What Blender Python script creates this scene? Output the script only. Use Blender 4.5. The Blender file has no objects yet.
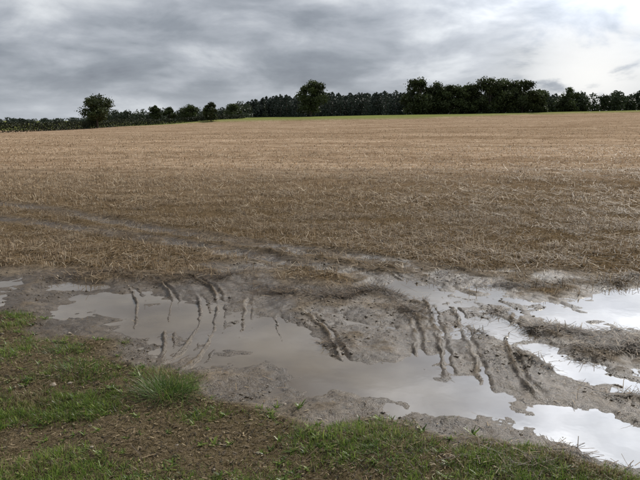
import bpy, math, random
import numpy as np
from mathutils import Vector
rng = np.random.default_rng(7)
random.seed(7)
scene = bpy.context.scene

# ------------------------------------------------------------------ helpers
def _hash(ix, iy, seed):
    h = (ix.astype(np.int64)*374761393 + iy.astype(np.int64)*668265263 + seed*974634777) & 0xFFFFFFFF
    h = ((h ^ (h >> 13))*1274126177) & 0xFFFFFFFF
    h = ((h ^ (h >> 16))*2246822519) & 0xFFFFFFFF
    h = h ^ (h >> 15)
    return (h & 0xFFFFFF)/float(0xFFFFFF)
def vnoise(x, y, seed=0):
    ix = np.floor(x); iy = np.floor(y)
    fx = x-ix; fy = y-iy
    fx = fx*fx*(3-2*fx); fy = fy*fy*(3-2*fy)
    a = _hash(ix, iy, seed); b = _hash(ix+1, iy, seed)
    c = _hash(ix, iy+1, seed); d = _hash(ix+1, iy+1, seed)
    return ((a*(1-fx)+b*fx)*(1-fy) + (c*(1-fx)+d*fx)*fy)*2-1
def fbm(x, y, seed=0, octv=4):
    s = 0; a = 1.0; t = 0
    for i in range(octv):
        ca, sa = math.cos(.6*i), math.sin(.6*i)
        s = s + a*vnoise((x*ca-y*sa)*2**i+13.7*i, (x*sa+y*ca)*2**i-7.1*i, seed+i*17)
        t += a; a *= .5
    return s/t*1.5
def sstep(a, b, v):
    t = np.clip((v-a)/(b-a), 0, 1); return t*t*(3-2*t)
def sdpoly(px, py, poly):
    n = len(poly); d = np.full(px.shape, 1e9); inside = np.zeros(px.shape, bool)
    for i in range(n):
        ax, ay = poly[i]; bx, by = poly[(i+1) % n]
        ex, ey = bx-ax, by-ay
        t = np.clip(((px-ax)*ex+(py-ay)*ey)/(ex*ex+ey*ey), 0, 1)
        d = np.minimum(d, np.hypot(px-ax-t*ex, py-ay-t*ey))
        c = (ay > py) != (by > py)
        xi = ax + (py-ay)*ex/(ey if abs(ey) > 1e-9 else 1e-9)
        inside ^= (c & (px < xi))
    return np.where(inside, -d, d)
def smooth_line(pts, k=6):
    p = [Vector(q) for q in pts]; out = []
    p = [p[0]*2-p[1]] + p + [p[-1]*2-p[-2]]
    for i in range(1, len(p)-2):
        for j in range(k):
            t = j/k
            out.append(.5*((2*p[i]) + (p[i+1]-p[i-1])*t + (2*p[i-1]-5*p[i]+4*p[i+1]-p[i+2])*t*t + (-p[i-1]+3*p[i]-3*p[i+1]+p[i+2])*t**3))
    out.append(p[-2]); return [(v[0], v[1]) for v in out]
def linedist(px, py, pts):
    """distance to polyline, arc length along it, side, total length"""
    d = np.full(px.shape, 1e9); s = np.zeros(px.shape); acc = 0; sg = np.ones(px.shape)
    for i in range(len(pts)-1):
        ax, ay = pts[i]; bx, by = pts[i+1]; ex, ey = bx-ax, by-ay
        L2 = ex*ex+ey*ey
        t = np.clip(((px-ax)*ex+(py-ay)*ey)/L2, 0, 1)
        dd = np.hypot(px-ax-t*ex, py-ay-t*ey)
        m = dd < d
        d = np.where(m, dd, d); s = np.where(m, acc+t*math.sqrt(L2), s)
        sg = np.where(m, np.sign(ex*(py-ay)-ey*(px-ax)), sg)
        acc += math.sqrt(L2)
    return d, s, sg, acc
def make_mesh(name, V, F, mats, col=None, mi=None, smooth=False, attrs=None):
    me = bpy.data.meshes.new(name)
    V = np.asarray(V, np.float32); F = np.asarray(F, np.int32)
    me.vertices.add(len(V)); me.vertices.foreach_set("co", V.ravel())
    k = F.shape[1]
    me.loops.add(F.size); me.loops.foreach_set("vertex_index", F.ravel())
    me.polygons.add(len(F)); me.polygons.foreach_set("loop_start", np.arange(0, F.size, k, dtype=np.int32))
    if mi is not None: me.polygons.foreach_set("material_index", np.asarray(mi, np.int32))
    me.polygons.foreach_set("use_smooth", np.full(len(F), smooth))
    me.update(calc_edges=True)
    al = dict(attrs or {})
    if col is not None: al["col"] = col
    for an, c in al.items():
        c = np.asarray(c, np.float32)
        if c.shape[1] == 3: c = np.hstack([c, np.ones((len(c), 1), np.float32)])
        a = me.color_attributes.new(an, 'FLOAT_COLOR', 'POINT'); a.data.foreach_set("color", c.ravel())
    for m in mats: me.materials.append(m)
    ob = bpy.data.objects.new(name, me)
    scene.collection.objects.link(ob)
    return ob

# ------------------------------------------------------------------ layout (metres)
main_puddle = [(-2.75,5.85),(-2.05,5.95),(-1.62,5.8),(-1.09,5.5),(-.52,5.25),(-.24,4.86),(.07,4.39),(.2,4.05),(.75,4.05),
               (.97,3.8),(1.27,3.56),(1.62,3.38),(1.79,3.26),(2.6,3.0),(3.6,2.6),(3.4,1.9),(2.2,2.15),(1.5,2.62),(1.33,2.78),(1.12,2.9),
               (.81,3.10),(.62,3.30),(.23,3.40),(-.12,3.61),(-.39,3.84),(-.81,4.0),(-1.21,4.25),(-1.71,4.63),(-2.45,5.15)]
puddles = [main_puddle,
  [(2.0,5.45),(2.66,5.9),(3.4,5.8),(4.0,5.3),(3.0,4.5),(2.22,4.62),(1.88,5.0)],
  [(-3.25,6.2),(-2.85,6.15),(-2.72,5.7),(-2.95,5.35),(-3.4,5.6)],
  [(1.7,3.9),(2.0,3.95),(2.3,3.7),(2.0,3.45),(1.7,3.6)],
  [(1.30,6.1),(1.75,6.05),(2.05,5.75),(1.6,5.65)],
  [(.58,6.3),(.86,6.3),(1.18,5.6),(1.22,4.75),(1.0,4.5),(.86,5.6)],
  [(1.08,6.0),(1.3,6.0),(1.66,5.3),(1.6,4.95),(1.36,5.15)],
  [(-.1,5.0),(.25,5.05),(.5,4.6),(.35,4.35)]]
fine_tracks = [smooth_line(p) for p in [
  [(-1.04,3.95),(-1.20,4.86),(-1.40,5.7),(-1.9,6.5)],
  [(-.90,3.65),(-.78,4.2),(-.86,5.2),(-1.06,5.9),(-1.6,6.6)],
  [(-1.08,3.75),(-.93,4.2),(-.96,5.0),(-1.15,5.7)],
  [(-.55,4.25),(-.58,4.8),(-.66,5.6)],
  [(-.20,4.0),(-.27,4.5),(-.36,5.1)],
  [(.83,3.60),(.93,4.61),(.97,5.5),(.79,6.36),(.2,6.9)],
  [(1.01,3.40),(1.12,4.4),(1.18,5.2),(1.1,6.0)],
  [(.20,3.85),(.12,4.4),(-.02,4.85),(-.2,5.2)],
  [(.68,3.85),(.76,4.6),(.77,5.3)],
  [(-1.38,4.5),(-1.58,5.3),(-1.9,6.0)],
  [(1.32,3.3),(1.3,3.8),(1.42,4.4),(1.75,5.2)]]]
wide_tracks = [smooth_line(p) for p in [
  [(2.3,2.6),(1.86,3.38),(1.5,4.39),(1.09,5.43),(.11,6.58),(-1.79,7.9),(-5.1,9.9),(-12,13)],
  [(2.8,3.0),(2.2,4.1),(1.85,5.43),(.9,6.75),(-.75,7.8),(-3.1,9.55),(-6.2,11.9),(-14,16)]]]
SE = ([-9,-4,-2.6,-1.5,-.6,0,.8,1.4,2.2,3,9], [6.7,6.45,6.4,6.6,6.45,5.95,6.3,6.2,6.0,5.9,5.7])
GE = ([-9,-4,-2.6,-2.0,-1.49,-.9,-.42,.06,.44,.77,1.06,1.5,3,9], [5.5,5.15,4.9,4.55,4.15,3.72,3.46,3.22,3.02,2.84,2.66,2.30,1.7,1.2])
EDGE = ([-3000,-60,-30, 0, 45, 80, 120, 3000], [60, 130, 192, 195, 200, 234, 238, 238])

def big(x, y):
    g = np.clip(y/230., 0, 1.08)**2*2
    s = sstep(15, 90, y)
    return g + np.clip(x*.018, -4.8, 6.0)*s + .12*fbm(x*.03, y*.03, 91, 2)*sstep(20, 60, y) + .75*sstep(0, 3, y-np.interp(x, *EDGE))*sstep(-45, -30, x)
def swath(x, y):
    """light / dark patches and combine swaths across the field"""
    u = y+.16*x+2.0*fbm(x*.03, y*.05, 200, 3)
    ph = np.log(np.maximum(3.4+.09*u, .5))/.09
    return np.sin(2*math.pi*ph*.55)*.30*sstep(100, 40, y)+.85*fbm(x*.10, y*.40, 201, 5)

def terrain(x, y):
    x = np.asarray(x, float); y = np.asarray(y, float)
    near = 1-sstep(9, 16, np.hypot(x*.7, y-4))
    wx = x+.18*fbm(x*2.6, y*2.6, 5, 3)+.05*fbm(x*12, y*12, 8, 3); wy = y+.18*fbm(x*2.6, y*2.6, 6, 3)+.05*fbm(x*12, y*12, 9, 3)
    sd = np.full(x.shape, 1e9)
    for p in puddles: sd = np.minimum(sd, sdpoly(wx, wy, p))
    grass = sstep(-.15, .25, np.interp(x, *GE)+.40*fbm(x*2.0, y*2.0, 21, 4)-y)
    stub = sstep(-.4, .4, y-np.interp(x, *SE)+.7*fbm(x*1.3, y*1.6, 22, 4))
    left = sstep(.3, -.6, x)
    h = (.022-.007*left)*np.tanh(sd/.22)+.005
    rr = sstep(.2, 1.2, x)*(1-.2*sstep(4, 5, y))
    rough = np.maximum(.62+.38*sstep(-.25, .05, sd), rr)
    h = h + rough*(.015*fbm(x*2.8, y*3.2, 31, 3)+.007*fbm(x*8, y*8, 32, 3)+(.0028+.003*rr)*fbm(x*24, y*24, 34, 3))
    h = h + .026*grass*(.6+.5*fbm(x*1.5, y*1.5, 35, 3))+.004*grass*fbm(x*22, y*22, 36, 3) + .02*stub+.016*stub*fbm(x*5, y*9, 37, 3)
    trk = np.zeros(x.shape)
    jx = .016*fbm(x*9, y*9, 50, 3); jy = .016*fbm(x*9, y*9, 80, 3)
    for i, t in enumerate(fine_tracks):
        d, s, sg, T = linedist(x+jx, y+jy, t)
        br = np.clip(.75+.65*fbm(s*4+i*9, sg*3.3, 60, 3), .15, 1.3)
        ends = sstep(0, .3, s)*sstep(0, .45, T-s)
        fade = (1-.8*stub)*ends
        wv_ = .010+.006*(.5+.5*vnoise(s*12, s*0+i, 62))
        main = np.where(sg > 0, 1.0, .3)*(1+.25*left)
        h = h + (-.012*np.exp(-(d/.024)**2) + .025*main*np.exp(-((d-.034)/wv_)**2)*br)*fade
        trk = np.maximum(trk, np.exp(-(d/.07)**2)*.8*ends)
    trkw = np.zeros(x.shape)
    for i, t in enumerate(wide_tracks):
        d, s, sg, T = linedist(x+2*jx, y+2*jy, t)
        fade = 1-.4*grass
        lug = sstep(.0, .7, np.sin(s*2*math.pi/.21 + 9*d+2*fbm(x*2, y*2, 66, 2)))
        h = h + (-.030*sstep(.22, .10, d)*(.65+.6*fbm(x*1.3, y*1.3, 71+i, 2)) + .008*lug*sstep(.2, .14, d) + .020*np.exp(-((d-.25)/.04)**2)*np.clip(.3+.9*fbm(x*4, y*4, 70, 3), 0, 2))*fade
        trkw = np.maximum(trkw, sstep(.30, .14, d))
    trk = np.maximum(trk, trkw)
    stub = stub*(1-.8*trk*sstep(9, 6.6, y) - .60*trk*sstep(6.6, 9, y))
    wetn = sstep(.060, .006, h+.018*fbm(x*3, y*3, 77, 3))
    h = np.where(near > 0, h*near+(1-near)*.05, .05)
    outside = sstep(7.5, 9.0, y)+sstep(4.2, 5.2, np.abs(x))+sstep(1.8, 1.2, y)
    h = np.where(outside > 0, np.maximum(h, .012*np.clip(outside, 0, 1)), h)
    return h+big(x, y), sd, grass*near, stub, wetn, trk

# ------------------------------------------------------------------ materials
def new_mat(name):
    m = bpy.data.materials.new(name); m.use_nodes = True
    nt = m.node_tree; nt.nodes.clear(); return m, nt
def N(nt, t, **kw):
    n = nt.nodes.new(t)
    for k, v in kw.items():
        if k == 'inp':
            for a, b in v.items(): n.inputs[a].default_value = b
        else: setattr(n, k, v)
    return n
def mixc(nt, fac, a, b, blend='MIX'):
    n = nt.nodes.new('ShaderNodeMix'); n.data_type = 'RGBA'; n.blend_type = blend
    for s, v in ((0, fac), (6, a), (7, b)):
        if isinstance(v, bpy.types.NodeSocket): nt.links.new(v, n.inputs[s])
        elif s == 0: n.inputs[0].default_value = v
        else: n.inputs[s].default_value = (*v, 1)
    return n.outputs[2]
def math_(nt, op, a, b=0.0, clamp=False):
    n = nt.nodes.new('ShaderNodeMath'); n.operation = op; n.use_clamp = clamp
    for i, v in enumerate((a, b)):
        if isinstance(v, bpy.types.NodeSocket): nt.links.new(v, n.inputs[i])
        else: n.inputs[i].default_value = v
    return n.outputs[0]
def mrange(nt, v, a, b, c=0, d=1):
    n = nt.nodes.new('ShaderNodeMapRange'); n.interpolation_type = 'SMOOTHSTEP'
    nt.links.new(v, n.inputs[0])
    for i, q in enumerate((a, b, c, d)): n.inputs[i+1].default_value = q
    return n.outputs[0]
def noise(nt, vec, scale, detail=4, rough=.55, dist=0):
    n = N(nt, 'ShaderNodeTexNoise', inp={'Scale': scale, 'Detail': detail, 'Roughness': rough, 'Distortion': dist})
    if vec is not None: nt.links.new(vec, n.inputs['Vector'])
    return n.outputs[0]

def foliage_mat(name, trans=.3, rough=.6, spec=.25):
    m, nt = new_mat(name)
    at = N(nt, 'ShaderNodeAttribute', attribute_name='col'); c = at.outputs['Color']
    p = N(nt, 'ShaderNodeBsdfPrincipled', inp={'Roughness': rough, 'Specular IOR Level': spec})
    nt.links.new(c, p.inputs['Base Color']); out = p.outputs[0]
    if trans > 0:
        tr = N(nt, 'ShaderNodeBsdfTranslucent'); nt.links.new(c, tr.inputs[0])
        mx = N(nt, 'ShaderNodeMixShader', inp={0: trans})
        nt.links.new(p.outputs[0], mx.inputs[1]); nt.links.new(tr.outputs[0], mx.inputs[2]); out = mx.outputs[0]
    o = N(nt, 'ShaderNodeOutputMaterial'); nt.links.new(out, o.inputs[0])
    return m
m_leaf = foliage_mat('tree_foliage', .15)
m_grass = foliage_mat('grass_blades', .45, .4, spec=.4)
m_straw = foliage_mat('straw', .15, .55, spec=.22)
m_stone = foliage_mat('stone_surface', 0, .6)
m_clod = foliage_mat('wet_soil_crumbs', 0, .5, spec=.4)
m_bark, nt = new_mat('bark')
tc = N(nt, 'ShaderNodeTexCoord')
c = mixc(nt, noise(nt, tc.outputs['Object'], 3, 5), (.04, .032, .025), (.12, .10, .08))
p = N(nt, 'ShaderNodeBsdfPrincipled', inp={'Roughness': .9}); nt.links.new(c, p.inputs[0])
o = N(nt, 'ShaderNodeOutputMaterial'); nt.links.new(p.outputs[0], o.inputs[0])

m_ground, nt = new_mat('field_soil'); L = nt.links
geo = N(nt, 'ShaderNodeNewGeometry'); pos = geo.outputs['Position']
a1 = N(nt, 'ShaderNodeAttribute', attribute_name='masks'); s1 = N(nt, 'ShaderNodeSeparateColor'); L.new(a1.outputs['Color'], s1.inputs[0])
a2 = N(nt, 'ShaderNodeAttribute', attribute_name='masks2'); s2 = N(nt, 'ShaderNodeSeparateColor'); L.new(a2.outputs['Color'], s2.inputs[0])
wet, gr, st = s1.outputs[0], s1.outputs[1], s1.outputs[2]
crop, far, trkd = s2.outputs[0], s2.outputs[1], s2.outputs[2]
a3 = N(nt, 'ShaderNodeAttribute', attribute_name='swath'); s3 = N(nt, 'ShaderNodeSeparateColor'); L.new(a3.outputs['Color'], s3.inputs[0]); sw = s3.outputs[0]
n1 = noise(nt, pos, 2.2, 5, .6); n2 = noise(nt, pos, 34, 5, .75); n3 = noise(nt, pos, 190, 2, .6)
mud = mixc(nt, mrange(nt, n1, .35, .65), (.18, .135, .086), (.31, .24, .16))
mud = mixc(nt, mrange(nt, n2, .38, .56), mixc(nt, 1, mud, (.50, .47, .43), 'MULTIPLY'), mud)
mud = mixc(nt, mrange(nt, n3, .38, .56), mixc(nt, 1, mud, (.66, .64, .61), 'MULTIPLY'), mud)
mudwet = mixc(nt, 1, mud, (.46, .43, .39), 'MULTIPLY')
mud = mixc(nt, wet, mud, mudwet)
mud = mixc(nt, trkd, mud, mixc(nt, 1, mud, (.48, .43, .37), 'MULTIPLY'))
gsoil = mixc(nt, mrange(nt, n3, .38, .6), (.045, .036, .02), (.18, .14, .085))
gsoil = mixc(nt, mrange(nt, n2, .38, .6), mixc(nt, 1, gsoil, (.55, .55, .5), 'MULTIPLY'), gsoil)
mud = mixc(nt, math_(nt, 'MULTIPLY', gr, .85), mud, gsoil)
mp2 = N(nt, 'ShaderNodeMapping'); mp2.inputs['Scale'].default_value = (1.1, 2.2, 1); L.new(pos, mp2.inputs[0])
nb2 = noise(nt, mp2.outputs[0], 1.0, 7, .85)
mp4 = N(nt, 'ShaderNodeMapping'); mp4.inputs['Scale'].default_value = (.12, .35, 1); mp4.inputs['Location'].default_value = (5, 3, 0); mp4.inputs['Rotation'].default_value = (0, 0, .12); L.new(pos, mp4.inputs[0])
nb4 = noise(nt, mp4.outputs[0], 1.0, 7, .8)
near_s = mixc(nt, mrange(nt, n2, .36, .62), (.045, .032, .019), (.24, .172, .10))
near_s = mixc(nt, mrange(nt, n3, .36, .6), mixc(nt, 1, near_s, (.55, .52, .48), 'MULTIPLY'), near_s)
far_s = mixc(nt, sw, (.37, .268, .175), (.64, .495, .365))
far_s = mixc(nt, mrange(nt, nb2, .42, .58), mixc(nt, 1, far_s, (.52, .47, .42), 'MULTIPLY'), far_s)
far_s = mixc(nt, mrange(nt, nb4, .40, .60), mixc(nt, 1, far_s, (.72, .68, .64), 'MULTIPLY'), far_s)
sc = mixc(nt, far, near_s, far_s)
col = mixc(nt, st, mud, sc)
cr = mixc(nt, mrange(nt, nb2, .3, .7), (.14, .165, .05), (.25, .26, .09))
col = mixc(nt, crop, col, cr)
rg = math_(nt, 'ADD', mrange(nt, wet, .35, 1, .72, .16), math_(nt, 'MULTIPLY', n2, .28))
rg = math_(nt, 'MAXIMUM', rg, math_(nt, 'MULTIPLY', math_(nt, 'MAXIMUM', st, gr), .85))
bm = N(nt, 'ShaderNodeBump', inp={'Strength': .9, 'Distance': .008}); L.new(math_(nt, 'ADD', n2, math_(nt, 'MULTIPLY', n3, .6)), bm.inputs['Height'])
p = N(nt, 'ShaderNodeBsdfPrincipled'); L.new(col, p.inputs[0]); L.new(rg, p.inputs['Roughness']); L.new(bm.outputs[0], p.inputs['Normal'])
L.new(math_(nt, 'MULTIPLY', math_(nt, 'SUBTRACT', 1.0, math_(nt, 'MAXIMUM', st, math_(nt, 'MAXIMUM', crop, gr))), .45), p.inputs['Specular IOR Level'])
o = N(nt, 'ShaderNodeOutputMaterial'); L.new(p.outputs[0], o.inputs[0])

m_water, nt = new_mat('muddy_water'); L = nt.links
geo = N(nt, 'ShaderNodeNewGeometry'); pos = geo.outputs['Position']
c = mixc(nt, mrange(nt, noise(nt, pos, 1.6, 4), .3, .7), (.13, .10, .068), (.20, .16, .11))
bm = N(nt, 'ShaderNodeBump', inp={'Strength': .03, 'Distance': .01}); L.new(noise(nt, pos, 9, 2), bm.inputs['Height'])
p = N(nt, 'ShaderNodeBsdfPrincipled', inp={'Roughness': .015, 'IOR': 2.05}); L.new(c, p.inputs[0]); L.new(bm.outputs[0], p.inputs['Normal'])
o = N(nt, 'ShaderNodeOutputMaterial'); L.new(p.outputs[0], o.inputs[0])

# ------------------------------------------------------------------ ground sheet
def axis(lo, hi, step, lo_far, hi_far, growth=1.09):
    core = list(np.arange(lo, hi, step)); a = []; s = step; v = lo
    while v > lo_far: s *= growth; v -= s; a.append(v)
    b = []; s = step; v = core[-1]
    while v < hi_far: s *= growth; v += s; b.append(v)
    return np.array(a[::-1]+core+b)
xs = axis(-3.4, 3.6, .012, -3500, 3500, 1.06)
ys = axis(2.1, 7.0, .012, -600, 4500, 1.035)
X, Y = np.meshgrid(xs, ys)
H, SD, GR, ST, WET, TRK = terrain(X.ravel(), Y.ravel())
xf, yf = X.ravel(), Y.ravel()
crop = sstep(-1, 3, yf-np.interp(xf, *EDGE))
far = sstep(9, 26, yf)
SW = np.clip(.5+.5*swath(xf, yf), 0, 1)
ncol = len(xs); nrow = len(ys)
idx = np.arange(nrow*ncol).reshape(nrow, ncol)
F = np.stack([idx[:-1, :-1], idx[:-1, 1:], idx[1:, 1:], idx[1:, :-1]], -1).reshape(-1, 4)
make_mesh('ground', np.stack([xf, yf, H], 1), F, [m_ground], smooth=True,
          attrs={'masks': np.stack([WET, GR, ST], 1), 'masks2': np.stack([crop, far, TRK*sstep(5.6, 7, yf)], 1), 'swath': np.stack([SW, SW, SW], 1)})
wv = [(-4.6, 1.7, 0), (4.6, 1.7, 0), (4.6, 8.0, 0), (-4.6, 8.0, 0)]
make_mesh('puddle', wv, [[0, 1, 2, 3]], [m_water])

# ------------------------------------------------------------------ blades
def blades(x, y, z, hgt, wid, az, lean, curve, col, segs=2, tipw=.3):
    n = len(x); rings = []
    cx, cy, cz = x.copy(), y.copy(), z.copy(); dx, dy = np.cos(az), np.sin(az)
    face = az+math.pi/2+rng.normal(0, .5, n)
    px, py = np.cos(face), np.sin(face)
    for k in range(segs+1):
        t = k/segs; w = wid*.5*(1-(1-tipw)*t)
        rings.append(np.stack([cx-px*w, cy-py*w, cz], 1)); rings.append(np.stack([cx+px*w, cy+py*w, cz], 1))
        a = lean+curve*t; sl = hgt/segs
        cx = cx+dx*np.sin(a)*sl; cy = cy+dy*np.sin(a)*sl; cz = cz+np.cos(a)*sl
    V = np.stack(rings, 1).reshape(-1, 3); m = 2*(segs+1)
    b = np.arange(n)[:, None]*m
    F = np.concatenate([b+np.array([[2*k, 2*k+1, 2*k+3, 2*k+2]]) for k in range(segs)], 1).reshape(-1, 4)
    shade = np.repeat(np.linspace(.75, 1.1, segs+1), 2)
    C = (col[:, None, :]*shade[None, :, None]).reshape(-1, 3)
    return V, F, C
def join(parts):
    Vs, Fs, Cs = [], [], []; o = 0
    for V, F, C in parts:
        Vs.append(V); Fs.append(F+o); Cs.append(C); o += len(V)
    return np.vstack(Vs), np.vstack(Fs), np.vstack(Cs)
def pick(n, cols, w, jit=.15):
    cols = np.array(cols); i = rng.choice(len(cols), n, p=np.array(w)/sum(w))
    return cols[i]*(1+rng.normal(0, jit, (n, 1)))

straw_cols = [(.60,.45,.285), (.44,.32,.195), (.28,.195,.12), (.78,.65,.47), (.12,.085,.05)]
def field_points(y0, y1, dens, k=.62, pad=2.0):
    area = (y1-y0)*(k*(y1+y0)+2*pad); n = int(area*dens)
    u = rng.random(n); yy = np.sqrt(y0**2+u*(y1**2-y0**2)); xx = rng.uniform(-1, 1, n)*(k*yy+pad)
    return xx, yy
parts = []
bands = [(5.0, 11, 1250, .0058, .075, 2), (11, 18, 480, .010, .075, 1), (18, 34, 130, .020, .065, 1), (34, 80, 20, .048, .06, 1), (80, 200, 1.6, .11, .06, 1)]
for (y0, y1, dens, w, hh, sg) in bands:
    x, y = field_points(y0, y1, dens)
    h, sd, g, s, wt, tk = terrain(x, y)
    sw = swath(x, y)
    patch = .7*fbm(x*.8, y*1.6, 120, 4)+1.0*fbm(x*3.2, y*4.0, 121, 3)+.4*sw
    keep = (rng.random(len(x)) < s*np.clip(.45+.85*patch, .06, 1)) & (h-big(x, y) > .004)
    keep &= y < np.interp(x, *EDGE)-1
    x, y, h, patch, tk, sw = x[keep], y[keep], h[keep], patch[keep], tk[keep], sw[keep]
    n = len(x)
    c = pick(n, straw_cols, [3, 3, 2, 1.8, 1.2])
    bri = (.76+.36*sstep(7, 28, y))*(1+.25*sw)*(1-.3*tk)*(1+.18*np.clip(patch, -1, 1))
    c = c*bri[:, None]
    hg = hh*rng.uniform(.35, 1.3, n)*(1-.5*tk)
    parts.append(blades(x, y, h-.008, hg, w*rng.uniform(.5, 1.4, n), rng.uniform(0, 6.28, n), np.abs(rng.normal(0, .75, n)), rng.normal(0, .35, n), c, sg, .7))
V, F, C = join(parts)
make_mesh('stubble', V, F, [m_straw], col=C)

parts = []
def lying(x, y, length, w, c, lift=.012):
    n = len(x); h = terrain(x, y)[0]
    return blades(x, y, h+rng.uniform(.002, lift, n), length, w, rng.uniform(0, 6.28, n), rng.normal(1.5, .13, n), rng.normal(.05, .12, n), c, 2, .8)
for (y0, y1, dens, wd, bl) in [(6, 11, 950, .0052, .74), (11, 20, 300, .009, .88), (20, 36, 55, .018, 1.0)]:
    x, y = field_points(y0, y1, dens); T = terrain(x, y); s = T[3]
    pt = fbm(x*.9, y*2.0, 122, 4)+.5*swath(x, y)+.6*fbm(x*3.2, y*4.0, 121, 3)
    k = rng.random(len(x)) < s*np.clip(.45+.75*pt, .05, 1)+.03*(y < 11); x, y = x[k], y[k]
    c = pick(len(x), straw_cols, [2.5, 3, 2.2, 1.8, 1.6])*bl
    sc_ = 1 if y1 < 12 else 1.6
    parts.append(lying(x, y, rng.uniform(.05, .2, len(x))*sc_, rng.uniform(.5, 1.2, len(x))*wd, c, .05))
heaps = [(.35,5.65,.55,.16,2300),(.75,5.2,.2,.2,500),(1.75,4.55,.5,.12,2500),(2.3,4.15,.4,.15,2000),(1.35,4.85,.25,.15,600),(2.6,4.4,.4,.12,1200),
         (-1.2,6.15,.6,.12,900),(-.4,5.85,.35,.14,700),(-2.3,6.3,.5,.1,600),(1.9,6.0,.6,.1,900),(3.0,6.1,.5,.12,700),(.1,4.5,.12,.14,160),(1.6,4.0,.25,.12,500),(1.45,2.70,.3,.05,260),(1.1,2.78,.4,.05,260),(1.9,3.3,.2,.06,300)]
for (cx, cy, rx, ry, n) in heaps:
    x = cx+rng.normal(0, rx*.6, n); y = cy+rng.normal(0, ry*.6, n)
    y = y+.25*fbm(x*2.5, y*2.5, 160, 3)
    k = terrain(x, y)[0] > .002; x, y = x[k], y[k]; n = len(x)
    c = pick(n, [(.09,.062,.036), (.15,.10,.058), (.05,.036,.022), (.30,.22,.13)], [3, 3, 2.4, 1.0])
    parts.append(lying(x, y, rng.uniform(.03, .12, n), rng.uniform(.0025, .006, n), c, .02))
n = 8500; x = rng.uniform(-4, 4, n); y = rng.uniform(2, 6.6, n); k = (terrain(x, y)[0] > .004) & (rng.random(n) < .45+.6*fbm(x*2, y*2, 161, 3)); x, y = x[k], y[k]; n = len(x)
c = pick(n, [(.08,.055,.03), (.17,.12,.07), (.38,.28,.17)], [3, 3, 1.4])
parts.append(lying(x, y, rng.uniform(.012, .09, n), rng.uniform(.002, .005, n), c, .01))
n = 42000; x = rng.uniform(-3.4, 2.4, n); y = rng.uniform(2, 5.3, n); T = terrain(x, y); k = (rng.random(n) < T[2]*.8+.08) & (T[0] > .004); x, y = x[k], y[k]; n = len(x)
c = pick(n, [(.05,.038,.022), (.12,.085,.05), (.22,.16,.09), (.36,.28,.17)], [3, 3, 2, 1.2])
parts.append(lying(x, y, rng.uniform(.006, .03, n), rng.uniform(.003, .009, n), c, .008))
V, F, C = join(parts)
make_mesh('straw_litter', V, F, [m_straw], col=C)

# soil crumbs scattered over the mud
n = 52000; x = rng.uniform(-3.6, 3.6, n); y = rng.uniform(2.1, 7.4, n); T = terrain(x, y)
k = (T[0] > .001) & (rng.random(n) < np.clip(.08+.9*fbm(x*2.3, y*2.3, 170, 4), 0, 1)*(1-.6*T[2])*(1-.3*T[3])); x, y, h = x[k], y[k], T[0][k]; wt = T[4][k]; n = len(x)
oct_ = np.array([(1,0,0),(0,1,0),(-1,0,0),(0,-1,0),(0,0,1),(0,0,-1)], float)
of = np.array([(0,1,4),(1,2,4),(2,3,4),(3,0,4),(1,0,5),(2,1,5),(3,2,5),(0,3,5)])
r = .0018+.012*rng.random(n)**6+.002*rng.random(n)
Vc = (oct_[None]*(1+rng.uniform(-.35, .35, (n, 6, 3)))+rng.uniform(-.3, .3, (n, 6, 3)))*r[:, None, None]*np.array([1.3, 1.3, .7])
Vc += np.stack([x, y, h+r*.1], 1)[:, None, :]
Fc = (np.arange(n)[:, None, None]*6+of[None]).reshape(-1, 3)
cc = np.repeat(pick(n, [(.17,.13,.085), (.12,.09,.06), (.24,.185,.125)], [3, 2, 1.5])*(1-.4*wt[:, None]), 6, 0)
make_mesh('mud_clods', Vc.reshape(-1, 3), Fc, [m_clod], col=cc, smooth=True)

# ------------------------------------------------------------------ grass verge
green = [(.21,.31,.05), (.14,.225,.04), (.30,.37,.08), (.08,.125,.03), (.42,.35,.19), (.22,.17,.09)]
def grass_density(x, y):
    g = terrain(x, y)[2]
    d = .14+1.0*sstep(-.45, .35, fbm(x*2.2+4, y*2.8, 140, 4))
    d = d*(1-.9*np.exp(-(((x+.50)/.36)**2+((y-2.72)/.24)**2)))
    d = d*(1-.7*np.exp(-(((x+.35)/.35)**2+((y-3.25)/.12)**2)))
    fm = .55+.45*sstep(-.3, .3, fbm(x*5, y*6, 145, 3))
    d = np.maximum(d, fm*np.exp(-(((x-.3)/.55)**2+((y-2.66)/.20)**2)))
    d = np.maximum(d, .8*fm*np.exp(-(((x-.85)/.3)**2+((y-2.52)/.10)**2)))
    d = np.maximum(d, .9*fm*np.exp(-(((x+1.5)/.6)**2+((y-3.65)/.35)**2)))
    return g*d, g
parts = []
n = 460000
x = rng.uniform(-3.4, 2.1, n); y = rng.uniform(2.0, 5.3, n)
q = .06
jx = _hash(np.floor(x/q), np.floor(y/q), 5)*q; jy = _hash(np.floor(x/q), np.floor(y/q), 6)*q
m = rng.random(n) < .5
x = np.where(m, np.floor(x/q)*q+jx+rng.normal(0, .014, n), x); y = np.where(m, np.floor(y/q)*q+jy+rng.normal(0, .014, n), y)
d, g = grass_density(x, y); k = rng.random(n) < d*d*.8; x, y, d = x[k], y[k], d[k]; n = len(x)
h = terrain(x, y)[0]
dry = np.clip(.14+.8*fbm(x*3+9, y*3, 151, 3), 0, .85)
c = pick(n, green[:4], [4, 4, 2.5, 2.5], .2); cd_ = pick(n, green[4:], [2, 2], .2)
c = np.where((rng.random(n) < dry)[:, None], cd_, c)
warm = fbm(x*2, y*2, 150, 3)[:, None]; c = c*(1+.25*warm)
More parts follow.
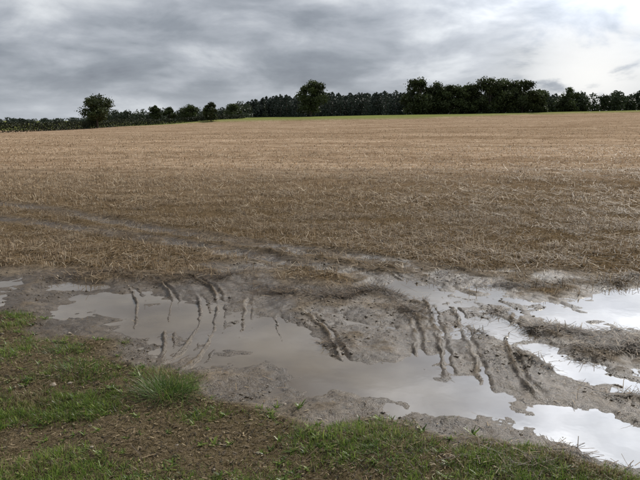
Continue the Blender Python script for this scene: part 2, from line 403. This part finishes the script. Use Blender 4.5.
parts.append(blades(x, y, h-.004, rng.uniform(.012, .050, n)*(.5+.65*d), rng.uniform(.0016, .0042, n), rng.uniform(0, 6.28, n), np.abs(rng.normal(.7, .45, n)), rng.normal(.5, .3, n), c, 2, .15))
nr = 2200; rx = rng.uniform(-3.4, 2.0, nr); ry = rng.uniform(2.0, 5.0, nr); d, g = grass_density(rx, ry); k = rng.random(nr) < .15*g+d; rx, ry = rx[k], ry[k]
sc_ = np.repeat(rng.uniform(.4, 1.1, len(rx)), 10)
x = np.repeat(rx, 10)+rng.normal(0, .006, len(rx)*10); y = np.repeat(ry, 10)+rng.normal(0, .006, len(rx)*10); n = len(x)
parts.append(blades(x, y, terrain(x, y)[0], rng.uniform(.02, .05, n)*sc_, rng.uniform(.006, .012, n)*sc_, rng.uniform(0, 6.28, n), rng.uniform(.7, 1.35, n), rng.normal(.3, .2, n), pick(n, green[:4], [3, 3, 2, 2]), 3, .4))
V, F, C = join(parts)
make_mesh('grass', V, F, [m_grass], col=C)

def tuft(cx, cy, n, ln, sp):
    x = cx+rng.normal(0, sp, n); y = cy+rng.normal(0, sp*.7, n)
    az = np.arctan2(y-cy, x-cx)+rng.normal(0, .5, n)
    h = terrain(x, y)[0]
    V, F, C = blades(x, y, h-.005, rng.uniform(.4, 1.15, n)*ln, rng.uniform(.002, .0045, n), az, np.abs(rng.normal(.85, .4, n)), rng.normal(.8, .25, n), pick(n, [(.12,.20,.045), (.08,.14,.035), (.20,.28,.07), (.3,.24,.12)], [4, 4, 2, .8], .2), 5, .1)
    make_mesh('grass_tuft', V, F, [m_grass], col=C)
tuft(-.90, 3.38, 560, .18, .08)
tuft(-1.75, 4.05, 260, .08, .08)
tuft(-1.55, 3.72, 300, .09, .10)
tuft(.35, 2.72, 300, .08, .09)
tuft(.95, 2.58, 200, .07, .07)

# ------------------------------------------------------------------ trees
def tube(p0, p1, r0, r1, k=7):
    p0 = np.array(p0); p1 = np.array(p1); d = p1-p0; d = d/np.linalg.norm(d)
    u = np.cross(d, [0, 0, 1.]) if abs(d[2]) < .95 else np.cross(d, [1., 0, 0]); u /= np.linalg.norm(u); v = np.cross(d, u)
    a = np.linspace(0, 2*math.pi, k, endpoint=False)
    ring = np.cos(a)[:, None]*u+np.sin(a)[:, None]*v
    V = np.vstack([p0+ring*r0, p1+ring*r1])
    F = np.array([[i, (i+1) % k, k+(i+1) % k, k+i] for i in range(k)])
    return V, F, np.full((len(V), 3), .08)
def leafquads(P, size, col):
    n = len(P); a = rng.normal(0, 1, (n, 3)); a /= np.linalg.norm(a, axis=1)[:, None]
    b = np.cross(a, rng.normal(0, 1, (n, 3))); b /= np.linalg.norm(b, axis=1)[:, None]
    s = size[:, None]
    V = np.stack([P-a*s, P-b*s*.6, P+a*s, P+b*s*.6], 1).reshape(-1, 3)
    F = np.arange(n*4).reshape(-1, 4)
    return V, F, np.repeat(col, 4, 0)
def gz(x, y): return float(terrain(np.array([x]), np.array([y]))[0][0])
def broadleaf(name, x, y, top, w, n=5200, low=.08, col=(.050, .066, .024), leaf=.30, nl=26):
    b = gz(x, y); h = top-b; wood = []
    wood.append(tube((0, 0, -.3), (w*.01, 0, h*.35), h*.035, h*.024)); wood.append(tube((w*.01, 0, h*.35), (w*.03, 0, h*.75), h*.024, h*.008))
    P = []; S = []; C = []
    for i in range(nl):
        t = rng.uniform(low+.1, .88); prof = math.sin(math.pi*min(1, max(0, (t-low+.12)/(1.12-low))))**.6
        a = rng.uniform(0, 6.28); rr = prof*w*.5*rng.uniform(.25, .8)
        c = np.array([rr*math.cos(a), rr*math.sin(a), t*h]); R = w*rng.uniform(.10, .19)
        if i == 0: c = np.array([w*.04, 0, h-R*1.1*.8])
        if i < 9: wood.append(tube((w*.015, 0, h*rng.uniform(.2, .5)), c*np.array([1, 1, 1]), h*.013, h*.004, 5))
        m = n//nl
        d = rng.normal(0, 1, (m, 3)); d /= np.linalg.norm(d, axis=1)[:, None]
        rad = R*rng.uniform(.35, 1.0, m)**.6*(1+.3*rng.normal(0, .5, m))
        p = c+d*rad[:, None]*np.array([1.15, 1.15, .85])
        p[:, 2] = np.minimum(np.maximum(p[:, 2], .1), h*1.02)
        P.append(p); sz = rng.uniform(.5, 1.3, m)*leaf; sz[:m//6] *= 2.0
        if m//6: p[:m//6] = c+(p[:m//6]-c)*.6
        S.append(sz)
        lobe_b = rng.uniform(.6, 1.45)
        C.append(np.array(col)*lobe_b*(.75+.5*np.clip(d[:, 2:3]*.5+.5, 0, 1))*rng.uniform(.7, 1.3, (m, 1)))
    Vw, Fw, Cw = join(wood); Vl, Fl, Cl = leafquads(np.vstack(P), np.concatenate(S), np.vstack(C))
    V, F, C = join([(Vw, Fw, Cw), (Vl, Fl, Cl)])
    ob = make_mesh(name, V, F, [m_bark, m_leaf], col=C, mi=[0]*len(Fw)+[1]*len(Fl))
    ob.location = (x, y, b); return ob
broadleaf('hawthorn_tree', -49.3, 140, 7.2, 9.0, 6500, .0, leaf=.22)
broadleaf('hedgerow_tree', -54.5, 210, 6.3, 5.0, 2200, .0, leaf=.25)
broadleaf('hedgerow_tree', -50.5, 212, 5.9, 5.0, 2200, .0, leaf=.25)
broadleaf('hedgerow_tree', -43.0, 210, 6.7, 8.0, 3000, .0, leaf=.25)
broadleaf('hedgerow_tree', -32.7, 190, 7.0, 4.6, 2600, .0, leaf=.25)
broadleaf('hedgerow_tree', -31.0, 225, 7.2, 8.0, 3000, .0, leaf=.25)
broadleaf('oak_tree', -3.6, 250, 17.2, 14.5, 6500, .10, leaf=.36)
for (x, y, t, w) in [(38.7,250,18.4,15),(46,254,16.8,14),(51.5,250,15.0,13),(58.5,252,16.4,14),(66.5,250,18.4,17),(74,256,17.8,16),(79.5,250,17.2,15),(86,252,13.4,10)]:
    broadleaf('oak_tree', x, y, t, w, 6500, -.04, leaf=.38, nl=34)
broadleaf('oak_tree', 116.6, 300, 17.2, 13, 4200, -.02, leaf=.4)
def mass(name, xs_, ys_, tops, ws, col, n=700, leaf=.6, conifer=False):
    P = []; S = []; C = []; wood = []
    hz = terrain(np.array(xs_), np.array(ys_))[0]
    for x, y, b, top, w in zip(xs_, ys_, hz, tops, ws):
        h = top-b; br = rng.uniform(.8, 1.2)
        wood.append(tube((x, y, b-.5), (x, y, b+h*.8), .3, .1, 5))
        if conifer:
            t = rng.uniform(.0, 1.0, n); prof = np.minimum((1-t)*3.2, 1)**.7*w*.5+.2
            a = rng.uniform(0, 6.28, n); r = prof*rng.uniform(.3, 1.1, n)
            p = np.stack([x+r*np.cos(a), y+r*np.sin(a), b+t*h-r*.15], 1)
        else:
            k = 9; ci = rng.integers(0, k, n); ct = rng.uniform(.08, .82, k); ca = rng.uniform(0, 6.28, k); cr = w*.3*rng.random(k)*np.sin(math.pi*np.clip(ct+.15, 0, 1))
            d = rng.normal(0, 1, (n, 3)); d /= np.linalg.norm(d, axis=1)[:, None]; R = w*.24*rng.uniform(.5, 1.1, n)
            p = np.stack([x+cr[ci]*np.cos(ca[ci])+d[:, 0]*R, y+cr[ci]*np.sin(ca[ci])+d[:, 1]*R, b+np.clip(ct[ci]*h+d[:, 2]*R*.8, 0, h)], 1)
        P.append(p); S.append(rng.uniform(.5, 1.3, n)*leaf)
        C.append(np.array(col)*br*rng.uniform(.65, 1.35, (n, 1)))
    Vw, Fw, Cw = join(wood); Vl, Fl, Cl = leafquads(np.vstack(P), np.concatenate(S), np.vstack(C))
    V, F, Cc = join([(Vw, Fw, Cw), (Vl, Fl, Cl)])
    return make_mesh(name, V, F, [m_bark, m_leaf], col=Cc, mi=[0]*len(Fw)+[1]*len(Fl))
n = 330
x = np.linspace(-54, 165, n)+rng.normal(0, 1.5, n); y = rng.uniform(400, 445, n)
tp = np.interp(x, [-54, -40, 0, 60, 100, 165], [12.0, 15.0, 18.0, 19.4, 18, 17])+rng.normal(0, .7, n)+1.0*fbm(x*.06, x*0, 300, 2)
mass('conifer_plantation', x, y, tp, rng.uniform(5, 8.5, n), (.050, .066, .052), 420, .6, True)  # foliage colour blued to stand in for distance haze
n = 100; x = np.linspace(-140, -40, n)+rng.normal(0, 2, n); y = rng.uniform(370, 440, n)
mass('distant_woodland', x, y, np.interp(x, [-140,-105,-60,-40], [5.0, 6.5, 9.5, 13])+rng.normal(0, 1.4, n), rng.uniform(7, 12, n), (.055, .070, .045), 260, .65)  # slightly bluish leaf colour, aerial haze painted in
n = 80; x = np.linspace(92, 250, n)+rng.normal(0, 2, n); y = rng.uniform(325, 365, n)
mass('distant_woodland', x, y, np.interp(x, [92, 125, 160, 250], [12.0, 13.5, 16.0, 16.5])+rng.normal(0, 1.5, n), rng.uniform(9, 14, n), (.045, .062, .03), 620, .65)
n = 150; x = np.linspace(-440, -125, n)+rng.normal(0, 2, n); y = rng.uniform(480, 540, n)
mass('distant_tree_line', x, y, 2.8+1.3*fbm(x*.03, y*0, 7, 3)+rng.normal(0, .5, n), rng.uniform(8, 14, n), (.058, .074, .056), 220, .7)  # farthest trees: haze mixed into leaf colour, no volume

hl = smooth_line([(-95, 45), (-72, 75), (-53, 103), (-50, 140), (-45, 175), (-34, 195), (-26, 215)], 10)
ha = np.array(hl); seg = np.hypot(*(ha[1:]-ha[:-1]).T); cum = np.concatenate([[0], np.cumsum(seg)])
n = 42000; s = rng.uniform(0, cum[-1], n); x = np.interp(s, cum, ha[:, 0]); y = np.interp(s, cum, ha[:, 1])
b = terrain(x, y)[0]; hh = 1.5+.4*fbm(s*.25, s*0, 9, 4)
t = rng.random(n)**.8; off = rng.uniform(-1, 1, n)*(.95-.3*t)
P = np.stack([x+off, y+off*.3+rng.normal(0, .2, n), b+t*hh], 1)
cl = (.8+.4*fbm(s*.8, t*3, 10, 3))[:, None]
V, F, C = leafquads(P, rng.uniform(.07, .18, n), np.array([.038, .048, .022])*cl*rng.uniform(.6, 1.4, (n, 1)))
make_mesh('hedgerow', V, F, [m_leaf], col=C)

def stone(x, y, r, c):
    import bmesh
    bm_ = bmesh.new(); bmesh.ops.create_icosphere(bm_, subdivisions=3, radius=r)
    sd_ = random.random()*50
    for v in bm_.verts:
        nn = float(fbm(np.array([v.co.x/r*1.3+sd_]), np.array([v.co.y/r*1.3+v.co.z/r]), 3, 3)[0])
        v.co *= 1+.3*nn; v.co.z *= .5
    V = np.array([v.co[:] for v in bm_.verts]); F = np.array([[v.index for v in f.verts] for f in bm_.faces]); bm_.free()
    ob = make_mesh('stone', V, F, [m_stone], col=np.tile(np.array(c), (len(V), 1)), smooth=True)
    ob.location = (x, y, gz(x, y)+r*.15)
for (x, y, r) in [(-1.6,3.5,.022),(-1.52,3.55,.014),(-1.9,4.5,.016),(-.3,2.75,.012),(-.7,2.8,.009),(-1.1,2.75,.01),(.0,3.1,.011),(-.2,3.3,.01)]:
    stone(x, y, r, (.30, .25, .19))

# ------------------------------------------------------------------ light
AZ, EL = math.radians(36), math.radians(37)
sv = Vector((math.sin(AZ)*math.cos(EL), math.cos(AZ)*math.cos(EL), math.sin(EL)))
sl = bpy.data.lights.new('sun', 'SUN'); sl.energy = 3.3; sl.angle = math.radians(7); sl.color = (1, .94, .84)
so = bpy.data.objects.new('sun', sl); so.rotation_euler = sv.to_track_quat('Z', 'Y').to_euler(); scene.collection.objects.link(so)

w = bpy.data.worlds.new('World'); scene.world = w; w.use_nodes = True
nt = w.node_tree; nt.nodes.clear(); L = nt.links
sky = N(nt, 'ShaderNodeTexSky', sky_type='NISHITA', sun_disc=False, sun_elevation=EL, sun_rotation=AZ)
bg1 = N(nt, 'ShaderNodeBackground', inp={'Strength': .1}); L.new(sky.outputs[0], bg1.inputs[0])
tc = N(nt, 'ShaderNodeTexCoord'); gen = tc.outputs['Generated']
sx = N(nt, 'ShaderNodeSeparateXYZ'); L.new(gen, sx.inputs[0])
zc = math_(nt, 'ADD', math_(nt, 'MAXIMUM', sx.outputs[2], 0), .20)
cb = N(nt, 'ShaderNodeCombineXYZ'); L.new(math_(nt, 'DIVIDE', sx.outputs[0], zc), cb.inputs[0]); L.new(math_(nt, 'DIVIDE', sx.outputs[1], zc), cb.inputs[1])
nA = noise(nt, cb.outputs[0], 1.5, 5, .5, .2)
mpp = N(nt, 'ShaderNodeMapping'); mpp.inputs['Location'].default_value = (3.3, 5.1, 0); mpp.inputs['Scale'].default_value = (.4, .9, 1); L.new(cb.outputs[0], mpp.inputs[0])
nB = noise(nt, mpp.outputs[0], 1.0, 3, .5, .2)
mpc = N(nt, 'ShaderNodeMapping'); mpc.inputs['Location'].default_value = (1.3, .4, .7); mpc.inputs['Scale'].default_value = (1, 1, 2.6); L.new(gen, mpc.inputs[0])
nC = noise(nt, mpc.outputs[0], 6.5, 6, .55, .3)
cl = math_(nt, 'ADD', math_(nt, 'ADD', math_(nt, 'MULTIPLY', nA, .33), math_(nt, 'MULTIPLY', nB, .27)), math_(nt, 'MULTIPLY', nC, .40))
ramp = N(nt, 'ShaderNodeValToRGB'); L.new(cl, ramp.inputs[0]); e = ramp.color_ramp.elements
e[0].position = .38; e[0].color = (.215, .237, .28, 1); e[1].position = .62; e[1].color = (.72, .75, .785, 1)
q = ramp.color_ramp.elements.new(.46); q.color = (.30, .33, .375, 1)
q = ramp.color_ramp.elements.new(.53); q.color = (.44, .47, .52, 1)
def lobe(az, el, pw):
    a, b = math.radians(az), math.radians(el)
    vm = N(nt, 'ShaderNodeVectorMath', operation='DOT_PRODUCT'); L.new(gen, vm.inputs[0]); vm.inputs[1].default_value = (math.sin(a)*math.cos(b), math.cos(a)*math.cos(b), math.sin(b))
    return math_(nt, 'POWER', math_(nt, 'MAXIMUM', vm.outputs['Value'], 0), pw)
glow = math_(nt, 'ADD', 1.0, math_(nt, 'MULTIPLY', lobe(29, 28, 30), 9.0))
gc = N(nt, 'ShaderNodeVectorMath', operation='SCALE'); L.new(ramp.outputs[0], gc.inputs[0]); L.new(glow, gc.inputs['Scale'])
gap = math_(nt, 'MULTIPLY', lobe(23, 2.8, 170), mrange(nt, nC, .38, .50), True)
colr = mixc(nt, gap, gc.outputs[0], (.98, .98, .97))
hz = mrange(nt, sx.outputs[2], 0.0, .07, .4, 0)
colr = mixc(nt, hz, colr, (.55, .59, .64))
bg2 = N(nt, 'ShaderNodeBackground', inp={'Strength': 1.0}); L.new(colr, bg2.inputs[0])
ms = N(nt, 'ShaderNodeMixShader'); L.new(mrange(nt, cl, .3, .4, .9, .97), ms.inputs[0]); L.new(bg1.outputs[0], ms.inputs[1]); L.new(bg2.outputs[0], ms.inputs[2])
o = N(nt, 'ShaderNodeOutputWorld'); L.new(ms.outputs[0], o.inputs[0])

cd = bpy.data.cameras.new('camera'); cd.lens = 35; cd.sensor_width = 36; cd.clip_end = 8000; cd.clip_start = .05
co = bpy.data.objects.new('camera', cd); co.location = (0, 0, 1.6); co.rotation_euler = (math.radians(90-10.9), 0, 0)
scene.collection.objects.link(co); scene.camera = co
scene.view_settings.view_transform = 'Standard'; scene.view_settings.look = 'None'; scene.view_settings.exposure = 0
